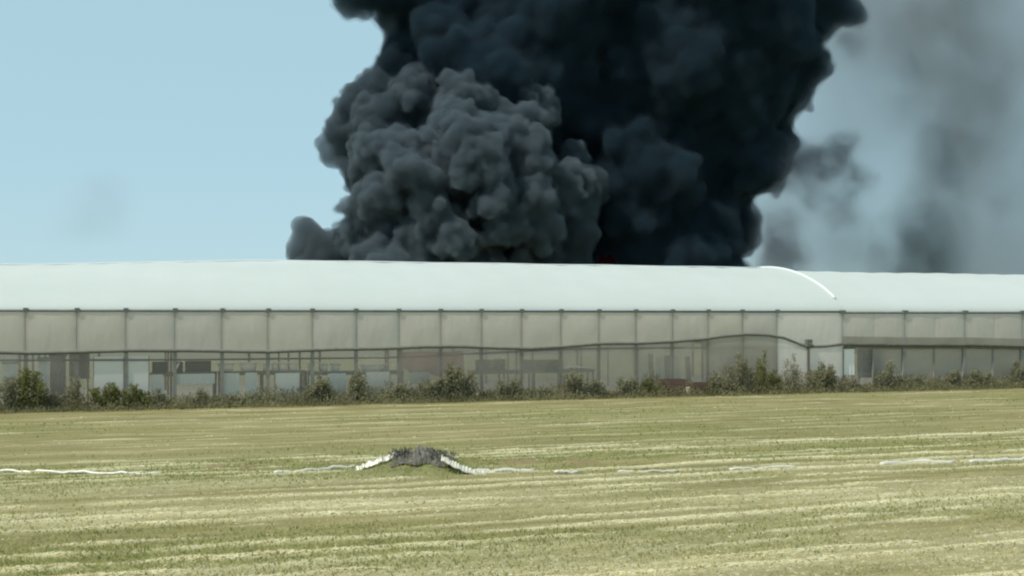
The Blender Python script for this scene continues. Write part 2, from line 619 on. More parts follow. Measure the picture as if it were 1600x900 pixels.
for i in range(len(edges) - 1):
    ta, tb = edges[i], edges[i + 1]
    last = i == len(edges) - 2
    wob = random.uniform(-0.02, 0.02)

    def up(u, v, ta=ta, tb=tb, wob=wob):
        t = ta + 0.005 + (tb - ta - 0.01) * u
        lo = interp(roll, t)
        hi = EAVE - 0.03
        bulge = 0.05 * math.sin(math.pi * u) * math.sin(math.pi * v) + 0.006 * math.sin(9 * u + 20 * wob)
        return (t, -0.055 - bulge + wob * v * (1 - v), hi + (lo - hi) * v)
    MB().grid(up, 10, 8).build('side_curtain', MAT['curtain_lit'] if last else random.choice([MAT['curtain'], MAT['curtain'], MAT['curtain_b']]), gh, True)

    def lowp(u, v, ta=ta, tb=tb, wob=wob):
        t = ta + 0.004 + (tb - ta - 0.008) * u
        hi = min(interp(roll, t), interp(rail, t)) + 0.1
        hi = interp(roll, t) - 0.03
        return (t, -0.075 - 0.03 * math.sin(math.pi * u) * math.sin(math.pi * v), 0.02 + (hi - 0.02) * (1 - v))
    px_mid = 800 + 1800 * (W((ta + tb) / 2, 0).x / W((ta + tb) / 2, 0).y)
    if last:
        mt = MAT['curtain_lit']
    elif 110 < px_mid < 545:
        mt = MAT['net_thin']
    elif px_mid < 640:
        mt = MAT['net']
    elif px_mid < 1100 :
        mt = MAT['net_dense']
    else:
        mt = MAT['curtain_dark']
    MB().grid(lowp, 6, 6).build('net_panel', mt, gh, True)
# bright rolled rim where the film ends
rim = []
for k in range(7, 56):
    x, z = arch(k / 56, 5.84 - EAVE)
    rim.append((T_END1 + 0.02, x, z + 0.03))
MB().tube(rim, 0.062, 8).build('end_rim', MAT['rim'], gh, True)
rdg = [(T_START1 - 0.1 + k * 1.7, HALF, 5.86 + 0.012 * math.sin(k * 1.9) - sink(T_START1 - 0.1 + k * 1.7)) for k in range(int((T_END1 - T_START1) / 1.7) + 1)] + [(T_END1, HALF, 5.86)]
MB().tube(rdg, 0.035, 6).build('ridge_strip', MAT['rim'], gh, True)


def far_side(parent, ta, tb, rise, step, mat):
    """the far long wall: posts, film and a low open strip"""
    n = int(round((tb - ta) / step))
    for i in range(n + 1):
        t = ta + (tb - ta) * i / n
        MB().box((t - 0.05, 2 * HALF - 0.05, 0), (t + 0.05, 2 * HALF + 0.05, EAVE)).build('far_post', MAT['steel'], parent)
        if i < n:
            t2 = ta + (tb - ta) * (i + 1) / n
            MB().grid(lambda u, v: (t + 0.05 + (t2 - t - 0.1) * u, 2 * HALF + 0.04 * math.sin(3.14 * u), 1.2 + (EAVE - 1.22) * v), 4, 3).build('far_curtain', mat, parent, True)
            MB().grid(lambda u, v: (t + 0.05 + (t2 - t - 0.1) * u, 2 * HALF, 0.02 + 1.15 * v), 2, 2).build('far_net', MAT['net'], parent, True)


def gable(parent, t, rise, mat):
    """film end wall under the arch"""
    def fn(u, v):
        x, z = arch(u, rise)
        z -= sink(t) * math.sin(math.pi * u)
        return (t, x, 0.02 + (z - 0.04) * v)
    MB().grid(fn, 24, 6).build('end_wall', mat, parent, True)
    for k in range(1, 8):
        x, z = arch(k / 8, rise)
        MB().box((t - 0.04, x - 0.04, 0), (t + 0.04, x + 0.04, z - 0.06 - sink(t))).build('end_post', MAT['steel'], parent)


far_side(gh, T_START1, T_END1 - 0.3, 5.84 - EAVE, 3.4, MAT['curtain'])
gable(gh, T_START1, 5.84 - EAVE, MAT['curtain'])
for i in range(0, len(POSTS), 3):           # a row of inner props under the ridge and hoops over them
    t = POSTS[i]
    for x in (HALF * 0.5, HALF, HALF * 1.5):
        z = EAVE + (5.84 - EAVE) * 0.9 if x != HALF else 5.8
        s = 1 - ((x - HALF) / HALF) ** 2
        z = EAVE + (5.84 - EAVE) * (0.55 * s + 0.45 * math.sqrt(s)) - 0.06 - sink(t)
        MB().tube([(t, x, 0), (t, x, z)], 0.04, 8).build('inner_post', MAT['steel'], gh, True)
MB().box((T_START1, 0.15, -0.02), (T_END1 - 0.02, 2 * HALF - 0.1, 0.03)).build('pale_floor', MAT['floor_in'], gh)

gh2 = empty('greenhouse', (0, Z0, 0), TH)
tag(gh2, 'lower grey sided plastic greenhouse with widely spaced posts, beyond the bright curved rim', 'greenhouse')
R2 = 5.70 - EAVE
roof(gh2, T_END1 + 0.07, T_END2 + 0.1, R2, 2)
roll2 = pipe_path([(1318, 537.5), (1345, 538), (1420, 539), (1520, 539), (1600, 541), (1700, 541), (2200, 541)], -0.06)
roll2 = [q for q in roll2 if q[0] < T_END2] + [(T_END2, -0.06, 2.0)]
for (pa, ra) in ((roll2, 0.075), ([(a, -0.03, h - 0.12) for a, b_, h in roll2], 0.05)):
    MB().tube(pa, ra).build('roller_pipe', MAT['pipe'], gh2, True)
MB().tube([(T_END1 + 0.03, -0.05, EAVE - 0.05), (T_END2, -0.05, EAVE - 0.05)], 0.055).build('gutter', MAT['gutter'], gh2, True)
for i, t in enumerate(POSTS2):
    po = MB().box((t - 0.085, -0.045, 0), (t + 0.085, 0.1, EAVE - 0.01)).build('post', MAT['steel'], gh2)
    MB().box((t - 0.14, -0.13, EAVE - 0.1), (t + 0.14, -0.02, EAVE + 0.05)).build('bracket', MAT['gutter'], po)
    if i == len(POSTS2) - 1:
        break
    for h_ in (0, 1):
        ta, tb = t + 1.675 * h_, t + 1.675 * (h_ + 1)

        def up(u, v, ta=ta, tb=tb):
            tq = ta + 0.005 + (tb - ta - 0.01) * u
            lo = interp(roll2, tq)
            hi = EAVE - 0.05
            return (tq, -0.055 - 0.04 * math.sin(math.pi * u) * math.sin(math.pi * v), hi + (lo - hi) * v)
        MB().grid(up, 8, 8).build('side_curtain', MAT['curtain_b'], gh2, True)
        # shadow band above the pipe, put in as a strip of darker film
        MB().grid(lambda u, v, ta=ta, tb=tb: (ta + (tb - ta) * u, -0.125 - 0.015 * math.sin(7 * u), interp(roll2, ta + (tb - ta) * u) + 0.02 + 0.33 * v), 6, 2).build('shadow_band', MAT['curtain_dark'], gh2, True)
        if not (i == 0 and h_ == 0):
            MB().grid(lambda u, v, ta=ta, tb=tb: (ta + 0.03 + (tb - ta - 0.06) * u, 0.05 + 0.03 * math.sin(3.1 * u), 0.02 + (interp(roll2, ta + (tb - ta) * u) - 0.07) * v), 6, 4).build('net_panel', MAT['curtain_dark'], gh2, True)
        if i == 0 and h_ == 0:
            MB().grid(lambda u, v, ta=ta, tb=tb: (ta + 0.62 + (tb - ta - 0.65) * u, 0.05, 0.02 + (interp(roll2, tb) - 0.07) * v), 4, 4).build('net_panel', MAT['net'], gh2, True)
        if h_ == 1:
            MB().box((ta - 0.035, -0.02, 0), (ta + 0.035, 0.04, interp(roll2, ta))).build('stake', MAT['steel'], gh2)
rim2 = []
far_side(gh2, T_END1 + 0.3, T_END2, R2, 3.35, MAT['curtain_dark'])
gable(gh2, T_END2, R2, MAT['curtain_dark'])
MB().box((T_END1, 0.15, -0.02), (T_END2, 2 * HALF - 0.1, 0.03)).build('pale_floor', MAT['floor_in'], gh2)

# the crank that winds the curtain, on its own stake
w0 = wall_thing('curtain_winch', T(1260), -0.16, 'dark winding crank on a stake at the low end of the bowed pipe', 'winch')
hw = HT(1260, 537)
MB().box((-0.05, -0.04, 0), (0.05, 0.04, hw)).build('stake', MAT['pipe'], w0)
MB().box((-0.14, -0.12, hw - 0.14), (0.14, 0.06, hw + 0.2)).build('gear_box', MAT['pipe'], w0, bevel=0.02)
MB().tube([(0.0, -0.13, hw), (0.0, -0.2, hw), (0.22, -0.2, hw - 0.1), (0.22, -0.3, hw - 0.1)], 0.02).build('handle', MAT['steel'], w0)


# ------------------------------------------------------------------ what stands inside, seen through the netting
def panel(name, px0, px1, py0, py1, d, mat, label, cat, group=None, th=0.024, folds=0.0, frame=False):
    ta, tb = T(px0, d), T(px1, d)
    top = HT((px0 + px1) / 2, py0, d)
    bot = max(0.03, HT((px0 + px1) / 2, py1, d))
    w = tb - ta
    o = wall_thing(name, (ta + tb) / 2, d, label, cat, group)
    if folds:
        def fr(u, v, s):
            return (-w / 2 + w * u, s + folds * math.sin(u * w * 16 + 1.3 * math.sin(u * 9)) * (0.35 + 0.65 * v), top + (bot - top) * v)
        b = MB().grid(lambda u, v: fr(u, v, 0), 36, 6)
        b.grid(lambda u, v: fr(1 - u, v, th), 36, 6)
        b.build('cloth', mat, o, True)
        MB().tube([(-w / 2 - 0.05, 0.02, top + 0.02), (w / 2 + 0.05, 0.02, top + 0.02)], 0.03).build('rod', MAT['pipe'], o)
    else:
        MB().box((-w / 2, 0, bot), (w / 2, th, top)).build('board', mat, o, bevel=0.01)
        for s in (-1, 1):
            MB().box((s * w / 2 - 0.03, th + 0.003, 0.03), (s * w / 2 + 0.03, th + 0.06, top - 0.02)).build('stile', MAT['wood'], o)
    if bot > 0.2:
        for s in (-1, 1):
            MB().box((s * (w / 2 - 0.06) - 0.025, th + 0.004, 0.03), (s * (w / 2 - 0.06) + 0.025, th + 0.05, bot + 0.1)).build('leg', MAT['wood'], o)
    return o


panel('white_board', 147, 193, 557, 640, 0.0, MAT['white'], 'wide clean white board standing behind the netting above the broad green bush', 'board')
panel('white_board', 199, 232, 556, 640, 0.0, MAT['white'], 'narrow clean white board right of the wide white board', 'board')
panel('hanging_sheet', 78, 103, 556, 640, 0.5, MAT['grey'], 'dark grey sheet hanging left of the white boards', 'sheet', folds=0.02)
panel('hanging_sheet', 108, 140, 552, 592, 0.9, MAT['grey'], 'short grey sheet hanging just left of the wide white board', 'sheet', folds=0.02)
panel('white_cloth', 430, 468, 583, 640, 0.16, MAT['white'], 'square white cloth screen below the row of pale pots', 'screen')
panel('white_cloth', 383, 402, 582, 640, 0.16, MAT['cloth'], 'narrow pale cloth screen left of the square white screen', 'screen', folds=0.02)
panel('white_cloth', 344, 374, 583, 640, 0.16, MAT['cloth'], 'pale cloth screen under the two long pale pot trays', 'screen', folds=0.015)
panel('white_cloth', 512, 541, 583, 640, 0.16, MAT['cloth'], 'pale cloth screen behind the bush with the dark upright tip', 'screen', folds=0.015)
panel('white_cloth', 572, 609, 581, 640, 0.16, MAT['white'], 'bright white screen between two dark bushes, near the middle left', 'screen')
panel('white_cloth', 640, 672, 581, 600, 0.16, MAT['cloth'], 'low pale cloth below the faded red tarpaulin', 'screen', folds=0.015)
panel('white_cloth', 5, 26, 568, 640, 0.16, MAT['cloth'], 'pale cloth screen at the far left behind the olive bush', 'screen', folds=0.02)
panel('white_cloth', 60, 76, 560, 640, 0.16, MAT['cloth'], 'pale narrow cloth between the olive bush and the dark hanging sheet', 'screen', folds=0.02)
panel('grey_board', 1342, 1374, 545, 590, 0.25, MAT['grey'], 'dark grey board in the first opening right of the white flap', 'board')
panel('white_flap', 1319, 1335, 545, 586, 0.02, MAT['white'], 'narrow bright white flap beside the thick post right of the winch', 'flap', folds=0.012, th=0.02)

# the faded red tarpaulin over a frame
d_ = 1.1
ta, tb = T(622, d_), T(724, d_)
tp = wall_thing('red_tarpaulin', (ta + tb) / 2, d_, 'faded pinkish red tarpaulin draped over a frame inside the greenhouse', 'tarpaulin')
h_top, h_bot = HT(670, 549, d_), HT(670, 592, d_)
wv = tb - ta


def tf(u, v):
    lo = h_bot + 0.55 * (1 - u) ** 1.5 * 0.9
    return (-wv / 2 + wv * u, -0.15 * math.sin(v * 1.5) + 0.05 * math.sin(u * 23 + 3 * v) * v, h_top - 0.05 * math.sin(u * 7) ** 2 + (lo - h_top) * v)


MB().grid(tf, 40, 12).build('cover', MAT['pink'], tp, True)
for s in (-1, 1):
    MB().box((s * wv * 0.46 - 0.03, 0.05, 0.03), (s * wv * 0.46 + 0.03, 0.11, h_top - 0.08)).build('leg', MAT['wood'], tp)
MB().tube([(-wv / 2, 0.08, h_top - 0.06), (wv / 2, 0.08, h_top - 0.06)], 0.03).build('rail', MAT['wood'], tp)


# growing benches with pots and crates on them
def bench(px0, px1, py, d, label, depth=0.8):
    ta, tb = T(px0, d), T(px1, d)
    top = HT((px0 + px1) / 2, py, d)
    o = wall_thing('growing_bench', (ta + tb) / 2, d, label, 'bench')
    w = tb - ta
    for k in range(4):
        y0 = depth * k / 4
        MB().box((-w / 2, y0, top - 0.04), (w / 2, y0 + depth / 4 - 0.02, top)).build('board', MAT['wood'], o)
    MB().box((-w / 2 + 0.02, 0.01, top - 0.14), (w / 2 - 0.02, 0.04, top - 0.043)).build('apron', MAT['wood'], o)
    n = max(2, int(w / 1.2) + 1)
    for k in range(n):
        x = -w / 2 + 0.06 + (w - 0.12) * k / (n - 1)
        for y in (0.06, depth - 0.1):
            MB().box((x - 0.03, y, 0.03), (x + 0.03, y + 0.05, top - 0.043)).build('leg', MAT['wood'], o)
    return o, top


def pot(px, d, base, h, r0, r1, mat, label, group, n=12, wide=1.0):
    o = wall_thing('plant_pot', T(px, d), d, label, 'pot', group, base)
    b = MB()
    prof = [(r0, 0.0), (r0 * 0.4 + r1 * 0.6, h * 0.6), (r1, h * 0.86), (r1 * 1.12, h * 0.88), (r1 * 1.12, h), (r1 * 0.92, h), (r1 * 0.85, h * 0.6)]
    ring = []
    for r, z in prof:
        ring.append([(r * wide * math.cos(2 * math.pi * k / n), r * math.sin(2 * math.pi * k / n), z) for k in range(n)])
    vs_ = [p_ for rr in ring for p_ in rr]
    fs_ = []
    for i in range(len(prof) - 1):
        for k in range(n):
            a, b2 = i * n + k, i * n + (k + 1) % n
            fs_.append((a, b2, b2 + n, a + n))
    fs_.append(tuple(range(n))[::-1])
    fs_.append(tuple((len(prof) - 1) * n + k for k in range(n)))
    b.add(vs_, fs_)
    b.build('pot_body', mat, o, True)
    return o


_, bt = bench(342, 478, 580, 0.28, 'long bench carrying the row of white pots')
g_ = 'white pots on the long bench'
for px, wide, lab in [(353, 1.9, 'long white trough at the left end of the pot row'), (388, 2.1, 'second long white trough from the left in the pot row')]:
    pot(px, 0.5, bt, 0.34, 0.13, 0.16, MAT['white'], lab, g_, wide=wide)
for px, wide, lab in [(416, 1, 'first round white pot right of the long troughs'), (429, 0.9, 'second round white pot right of the long troughs'),
                      (442, 1.2, 'third, wider white pot right of the long troughs'), (458, 1.3, 'last wide white pot before the dark gap in the pot row')]:
    pot(px, 0.5, bt, 0.32, 0.11, 0.14, MAT['white'], lab, g_, wide=wide)
_, bt = bench(480, 632, 580, 0.28, 'bench with dimmer white pots left of the red tarpaulin')
for px, wide, lab in [(486, 1.0, 'first dim white pot on the bench left of the red tarpaulin'), (506, 1.1, 'second dim white pot on the bench left of the red tarpaulin'),
                      (524, 1.3, 'third dim white pot on the bench left of the red tarpaulin')]:
    pot(px, 0.5, bt, 0.33, 0.11, 0.15, MAT['cloth'], lab, 'dim white pots left of the red tarpaulin', wide=wide)
pot(583, 0.55, bt, 0.26, 0.2, 0.24, MAT['cloth'], 'wide pale trough above the bright white screen', 'dim white pots left of the red tarpaulin', wide=2.2)


def crate(px0, px1, py0, base, d, mat, label, depth=0.5, slats=3):
    ta, tb = T(px0, d), T(px1, d)
    w = tb - ta
    h = HT((px0 + px1) / 2, py0, d) - base
    o = wall_thing('crate', (ta + tb) / 2, d, label, 'crate', None, base)
    sh = h / slats
    for k in range(slats):
        z0, z1 = k * sh + 0.004, (k + 1) * sh - 0.02
        MB().box((-w / 2, 0, z0), (w / 2, 0.02, z1)).build('slat', mat, o)
        MB().box((-w / 2, depth - 0.02, z0), (w / 2, depth, z1)).build('slat', mat, o)
        for s in (-1, 1):
            x = s * (w / 2 - 0.01)
            MB().box((x - 0.01, 0.023, z0), (x + 0.01, depth - 0.023, z1)).build('slat', mat, o)
    MB().box((-w / 2 + 0.022, 0.023, 0.0), (w / 2 - 0.022, depth - 0.023, 0.015)).build('bottom', mat, o)
    return o


_, bt = bench(236, 340, 582, 0.28, 'bench with dark crates right of the white boards')
crate(238, 262, 565, bt, 0.35, MAT['dark'], 'small dark crate on the bench nearest the white boards')
crate(272, 286, 565, bt, 0.35, MAT['dark'], 'narrow dark crate with a pale stick leaning on it')
crate(290, 330, 564, bt, 0.35, MAT['dark'], 'long dark crate at the right end of the dark crate row')
stick = wall_thing('leaning_stick', T(276, 0.24), 0.28, 'pale stick leaning on a dark crate inside the greenhouse', 'stick', None, bt)
MB().tube([(-0.1, 0, 0.0), (0.03, 0.03, 0.22), (0.13, 0.055, 0.46)], [0.035, 0.033, 0.03]).build('shaft', MAT['white'], stick, True)
panel('white_cloth', 236, 255, 585, 640, 0.16, MAT['cloth'], 'pale cloth hanging under the small dark crate', 'screen', folds=0.015)
panel('white_cloth', 272, 336, 584, 600, 0.16, MAT['cloth'], 'long low pale cloth hanging under the long dark crate', 'screen', folds=0.012)
_, bt = bench(738, 930, 578, 0.28, 'bench with dark crates right of the red tarpaulin')
crate(748, 770, 562, bt, 0.35, MAT['dark'], 'first dark crate right of the red tarpaulin')
crate(776, 790, 561, bt, 0.35, MAT['dark'], 'narrow dark crate right of the red tarpaulin, second along')
crate(824, 836, 562, bt, 0.35, MAT['dark'], 'smallest dark crate near the white rag')
crate(842, 880, 562, bt, 0.35, MAT['dark'], 'widest dark crate beside the white rag')
rag = wall_thing('white_rag', T(902, 0.3), 0.3, 'crumpled white rag lying on the bench end', 'rag', None, bt)
MB().grid(lambda u, v: (-0.5 + 1.0 * u, 0.35 * v, 0.05 + 0.32 * math.exp(-((u - 0.3) / 0.22) ** 2) * math.sin(math.pi * min(1, v * 1.1)) + 0.05 * math.sin(13 * u) * math.sin(8 * v)), 24, 10).build('folds', MAT['white'], rag, True)
# upright pale boards stacked against the back of the bay
for k, (px, w, py) in enumerate([(1008, 0.2, 556), (1020, 0.12, 553), (1034, 0.22, 557), (1046, 0.14, 556), (1060, 0.16, 556), (1078, 0.12, 557)]):
    pos = ['first', 'second', 'third', 'fourth', 'fifth', 'sixth'][k]
    o = wall_thing('upright_plank', T(px, 0.7), 0.7, f'{pos} grey plank from the left, upright behind the netting above the brown crate', 'plank', 'upright planks behind the netting')
    hgt = HT(px, py, 0.7)
    b = MB()
    b.add([(-w, 0, 0.03), (w, 0, 0.03), (w, 0.04, 0.03), (-w, 0.04, 0.03), (-w * 0.9, 0.25, hgt), (w, 0.25, hgt), (w, 0.29, hgt), (-w * 0.9, 0.29, hgt)],
          [(0, 3, 2, 1), (4, 5, 6, 7), (0, 1, 5, 4), (1, 2, 6, 5), (2, 3, 7, 6), (3, 0, 4, 7)])
    b.build('board', MAT['wood'] if k % 2 else MAT['cloth'], o)
crate(1036, 1072, 592, 0.05, -0.55, MAT['brown'], 'reddish brown slatted crate on the ground outside the wall', 0.45)
crate(1083, 1106, 597, 0.05, -0.5, MAT['brown'], 'small dark brown crate right of the pale stump outside the wall', 0.4)
st = wall_thing('pale_stump', T(1076, -0.8), -0.8, 'pale pinkish stump between the two brown crates', 'stump')
MB().tube([(0.02, 0, 0), (0, 0, 0.2), (-0.03, 0.02, 0.42)], [0.13, 0.10, 0.085], 10).build('trunk', solid('pale_stump', (0.42, 0.33, 0.26), (0.3, 0.23, 0.18), 0.9, 6), st, True)


# ------------------------------------------------------------------ weeds along the wall
MAT['weed'] = leafy('weed_leaves', (0.38, 0.36, 0.23), (0.25, 0.24, 0.15), 0.45, 2.5)
MAT['weed_green'] = leafy('bush_leaves', (0.28, 0.275, 0.11), (0.17, 0.175, 0.068), 0.4, 2.5)
MAT['weed_dry'] = leafy('dry_weeds', (0.40, 0.365, 0.25), (0.29, 0.265, 0.18), 0.4, 2.5)
MAT['stem'] = solid('weed_stem', (0.14, 0.12, 0.07), (0.08, 0.07, 0.04), 0.9, 8)


def leaf_cloud(n, fn_pos, size, up=0.5, slim=0.45):
    """n folded leaves at positions from fn_pos"""
    pos = fn_pos(n)
    n = len(pos)
    ax = rng.normal(size=(n, 3))
    ax[:, 2] = np.abs(ax[:, 2]) + up
    ax /= np.linalg.norm(ax, axis=1)[:, None]
    sd = np.cross(ax, rng.normal(size=(n, 3)))
    sd /= np.linalg.norm(sd, axis=1)[:, None]
    L = size * rng.uniform(0.6, 1.4, n)[:, None]
    b = pos
    tip = pos + ax * L
    mid = pos + ax * L * 0.45
    verts = np.stack([b, mid + sd * L * slim * 0.5, tip, mid - sd * L * slim * 0.5], 1).reshape(-1, 3)
    o4 = np.arange(n)[:, None] * 4
    return verts, np.concatenate([o4 + np.array([0, 1, 2]), o4 + np.array([0, 2, 3])], 0)


def bush(px, w_px, h_px, d, mat, label, dens=1.0, spiky=0.0, name='weed_bush'):
    t = T(px, d)
    scale = W(t, d).y / 1800.0
    w, h = w_px * scale, h_px * scale
    o = wall_thing(name, t, d, label, 'bush', 'weeds along the greenhouse wall')
    r_ = np.random.default_rng(int(abs(px) * 7 + w_px + (1 if px < 0 else 0)))
    ns = max(5, int(w * 7))
    tips = []
    b = MB()
    for k in range(ns):
        x = r_.normal(0, 0.22) * w
        hh_ = h * (1 - 0.55 * min(1, abs(x) / (w * 0.5))) * r_.uniform(0.65, 1.05)
        x2 = x + r_.normal(0, 0.10) * w
        y2 = r_.normal(0, 0.15)
        y1 = r_.normal(0, 0.1)
        p0, p1, p2 = (x * 0.7, y1 * 0.6, 0.0), ((x + x2) / 2, (y1 + y2) / 2, hh_ * 0.5), (x2, y2, hh_)
        b.tube([p0, p1, p2], [0.012, 0.009, 0.004], 4)
        tips.append((np.array(p0), np.array(p1), np.array(p2)))
    b.build('stems', MAT['stem'], o)
    n = int(400 * dens * max(0.6, w * h))

    def fp(n):
        idx = r_.integers(0, len(tips), n)
        u = r_.random(n) ** 0.75
        P = np.array([[q[0], q[1], q[2]] for q in tips])[idx]
        a = np.where((u < 0.5)[:, None], P[:, 0] + (P[:, 1] - P[:, 0]) * (u * 2)[:, None], P[:, 1] + (P[:, 2] - P[:, 1]) * (u * 2 - 1)[:, None])
        a += r_.normal(size=(n, 3)) * np.array([0.12, 0.12, 0.06]) * (1.3 - 0.8 * u)[:, None]
        a[:, 2] = np.abs(a[:, 2])
        return a
    vs_, fs_ = leaf_cloud(n * 2, fp, 0.105, 0.5 + spiky, 0.5 - 0.25 * spiky)
    f = mesh_np('foliage', vs_, fs_, mat)
    f.parent = o
    return o


WG, WN, WD = MAT['weed_green'], MAT['weed'], MAT['weed_dry']
bush(12, 55, 62, -0.7, WN, 'dark weed bush cut by the left edge of the picture')
bush(47, 52, 76, -0.8, WG, 'tall olive bush, second from the left edge', 1.3)
bush(80, 45, 38, -0.6, WN, 'low weed clump right of the tall olive bush')
bush(117, 28, 62, -0.5, WN, 'thin dark upright weed in front of the short grey sheet', 0.8)
bush(170, 78, 44, -0.8, WG, 'broad bright green bush in front of the wide white board', 1.6)
bush(212, 52, 38, -0.75, WG, 'green bush in front of the narrow white board', 1.4)
bush(247, 30, 32, -0.6, WN, 'small dark weed just right of the narrow white board')
bush(318, 60, 32, -0.5, WN, 'low dark weed under the long dark crate', 0.8)
bush(362, 56, 24, -0.7, WN, 'very low dark weed left of the narrow pale cloth screen')
bush(405, 60, 22, -0.6, WN, 'flat dark weed at the foot of the square white screen')
bush(500, 62, 48, -0.6, WN, 'dark bush with one upright tip, left of middle', 1.1)
bush(508, 14, 52, -0.55, WN, 'single dark upright shoot rising out of the bush left of middle', 0.9)
bush(561, 44, 54, -0.6, WN, 'rounded dark bush just left of the bright white screen', 1.3)
bush(625, 60, 34, -0.6, WN, 'low wide bush right of the bright white screen')
bush(665, 48, 42, -0.6, WN, 'middling bush left of the largest dark bush')
bush(706, 70, 64, -0.7, WN, 'largest dark bush, in front of the red tarpaulin', 1.5)
bush(738, 34, 52, -0.6, WD, 'dry brownish bush touching the right of the largest dark bush', 1.1)
bush(795, 70, 34, -0.6, WN, 'low dark weeds right of the dry brownish bush', 1.1)
bush(845, 50, 28, -0.6, WN, 'low weed in front of the widest dark crate')
bush(893, 54, 48, -0.65, WN, 'upright bush below the white rag', 1.1)
bush(930, 48, 34, -0.7, WN, 'smaller bush right of the bush below the white rag')
bush(982, 58, 36, -0.7, WN, 'low spreading bush left of the upright planks')
bush(1012, 40, 30, -0.75, WG, 'small olive weed at the foot of the upright planks')
bush(1122, 36, 44, -0.55, WN, 'dark narrow weed just right of the small brown crate')
bush(1158, 70, 74, -0.7, WD, 'tall feathery dry weed under the bowed pipe', 1.1, 0.8)
bush(1192, 50, 66, -0.7, WG, 'tall olive weed under the right end of the bowed pipe', 0.9, 0.6)
bush(1237, 46, 62, -0.6, WD, 'pale feathery weed left of the winding crank', 0.8, 0.8)
bush(1287, 66, 48, -0.6, WN, 'dense dark bush in front of the bright white film', 1.5)
bush(1330, 40, 26, -0.6, WD, 'low dry weed under the narrow white flap')
bush(1392, 56, 46, -0.6, WN, 'dark weed right of the dark grey board', 1.0, 0.3)
bush(1432, 40, 30, -0.6, WN, 'low weed with a short tip, second bush right of the grey board')
bush(1494, 36, 40, -0.55, WN, 'upright dark weed left of the rounded bush near the right edge', 0.9)
bush(1530, 58, 34, -0.7, WN, 'rounded dark bush near the right edge', 1.5)
bush(1594, 36, 48, -0.6, WN, 'dark bush cut by the right edge of the picture')


def strip_pos(n):
    t = rng.uniform(-34, 42, n)
    d = -rng.random(n) ** 1.3 * 1.5 - 0.08
    k = vnoise(t * 0.8, np.zeros(n))
    k = 0.6 * k + 0.4 * vnoise(t * 2.3 + 50, np.zeros(n))
    z = rng.random(n) ** 1.4 * (0.10 + 0.75 * k) * (1 + 0.5 * np.clip((t - 3) / 4, 0, 1) * np.clip((17 - t) / 3, 0, 1)) * np.clip((d + 1.7) / 1.2, 0.1, 1)
    return np.stack([t, d, z + 0.03], -1)


vs_, fs_ = leaf_cloud(60000, strip_pos, 0.12, 1.0, 0.32)
ws = mesh_np('ground_cover', vs_, fs_, leafy('low_weeds', (0.34, 0.315, 0.18), (0.20, 0.185, 0.10), 0.45, 0.9))
ws.location = (0, Z0, 0)
ws.rotation_euler = (0, 0, TH)
tag(ws, 'low tangled weeds along the foot of the greenhouse wall', 'weeds', kind='stuff')
# pale scraps of film at the wall's foot on the right
for k, (px, py, w, lab) in enumerate([(1395, 604, 0.35, 'first'), (1421, 604, 0.45, 'second'), (1470, 603, 0.3, 'third'), (1490, 603, 0.35, 'fourth'), (1531, 603, 0.45, 'fifth'), (1553, 602, 0.4, 'sixth')]):
    p_ = G(px, py + 2, 0.05)
    o = empty('film_scrap', p_, TH + 0.2 * k)
    tag(o, f'{lab} pale film scrap from the left at the foot of the right wall', 'scrap', 'pale film scraps at the foot of the right wall')
    MB().grid(lambda u, v: (w * (u - 0.5), 0.3 * (v - 0.5), 0.02 + 0.13 * math.sin(math.pi * u) * math.sin(math.pi * v) * (1 + 0.5 * math.sin(9 * u + k)) + 0.03 * math.sin(17 * u + 5 * v)), 14, 8).build('crumple', MAT['cloth'], o, True)

# ------------------------------------------------------------------ the mound, its torn tarpaulin and the hose across the field
mc = G(655, 741)
mound = MB()


def mf(u, v):
    x = -2.3 + 4.6 * u
    y = -1.1 + 2.2 * v
    r = (x / 1.45) ** 2 + (y / 0.75) ** 2
    h = 0.40 * math.exp(-r * 1.3) + 0.03 * math.sin(x * 7 + 2 * y) * math.exp(-r) - 0.02
    return (x, y, h)


mo = mound.grid(mf, 46, 24).build('mound', solid('mound_soil', (0.24, 0.23, 0.095), (0.18, 0.175, 0.07), 0.95, 4, bump=0.5), None, True)
mo.location = mc
tag(mo, kind='structure')


def mound_grass(n):
    x = rng.normal(0, 0.85, n)
    y = rng.normal(-0.2, 0.4, n)
    r = (x / 1.45) ** 2 + (y / 0.75) ** 2
    return np.stack([x, y, 0.40 * np.exp(-r * 1.3) - 0.01], -1)


vs_, fs_ = leaf_cloud(1700, mound_grass, 0.085, 1.4, 0.16)
mg = mesh_np('mound_grass', vs_, fs_, leafy('mound_grass', (0.25, 0.25, 0.095), (0.17, 0.175, 0.062), 0.2, 3.0, True))
mg.location = mc
tag(mg, 'short green grass growing on the low mound in the field', 'grass', kind='stuff')

tar = empty('torn_tarpaulin', mc)
tag(tar, 'crumpled dark grey tarpaulin lying on top of the low mound in the field', 'tarpaulin')


def tarf(u, v):
    x = -0.58 + 1.36 * u + 0.05 * math.sin(v * 9)
    y = -0.44 + 0.80 * v - 0.04 * math.sin(u * 17 + 1)
    r = (x / 1.45) ** 2 + (y / 0.75) ** 2
    env = math.sin(math.pi * u) ** 0.35 * (math.sin(math.pi * v) ** 0.5 if 0 < v < 1 else 0)
    h = 0.40 * math.exp(-r * 1.3) + 0.02 + (0.10 + 0.05 * math.sin(x * 9 + 1)) * env + env * (0.03 * math.sin(x * 27 + 4 * math.sin(y * 9 + x * 3)) + 0.035 * math.sin(x * 53 + y * 19) * math.sin(x * 5 + 1) + 0.03 * math.sin(y * 25 + x * 12) - 0.12 * max(0, x - 0.25))
    return (x, y, h)


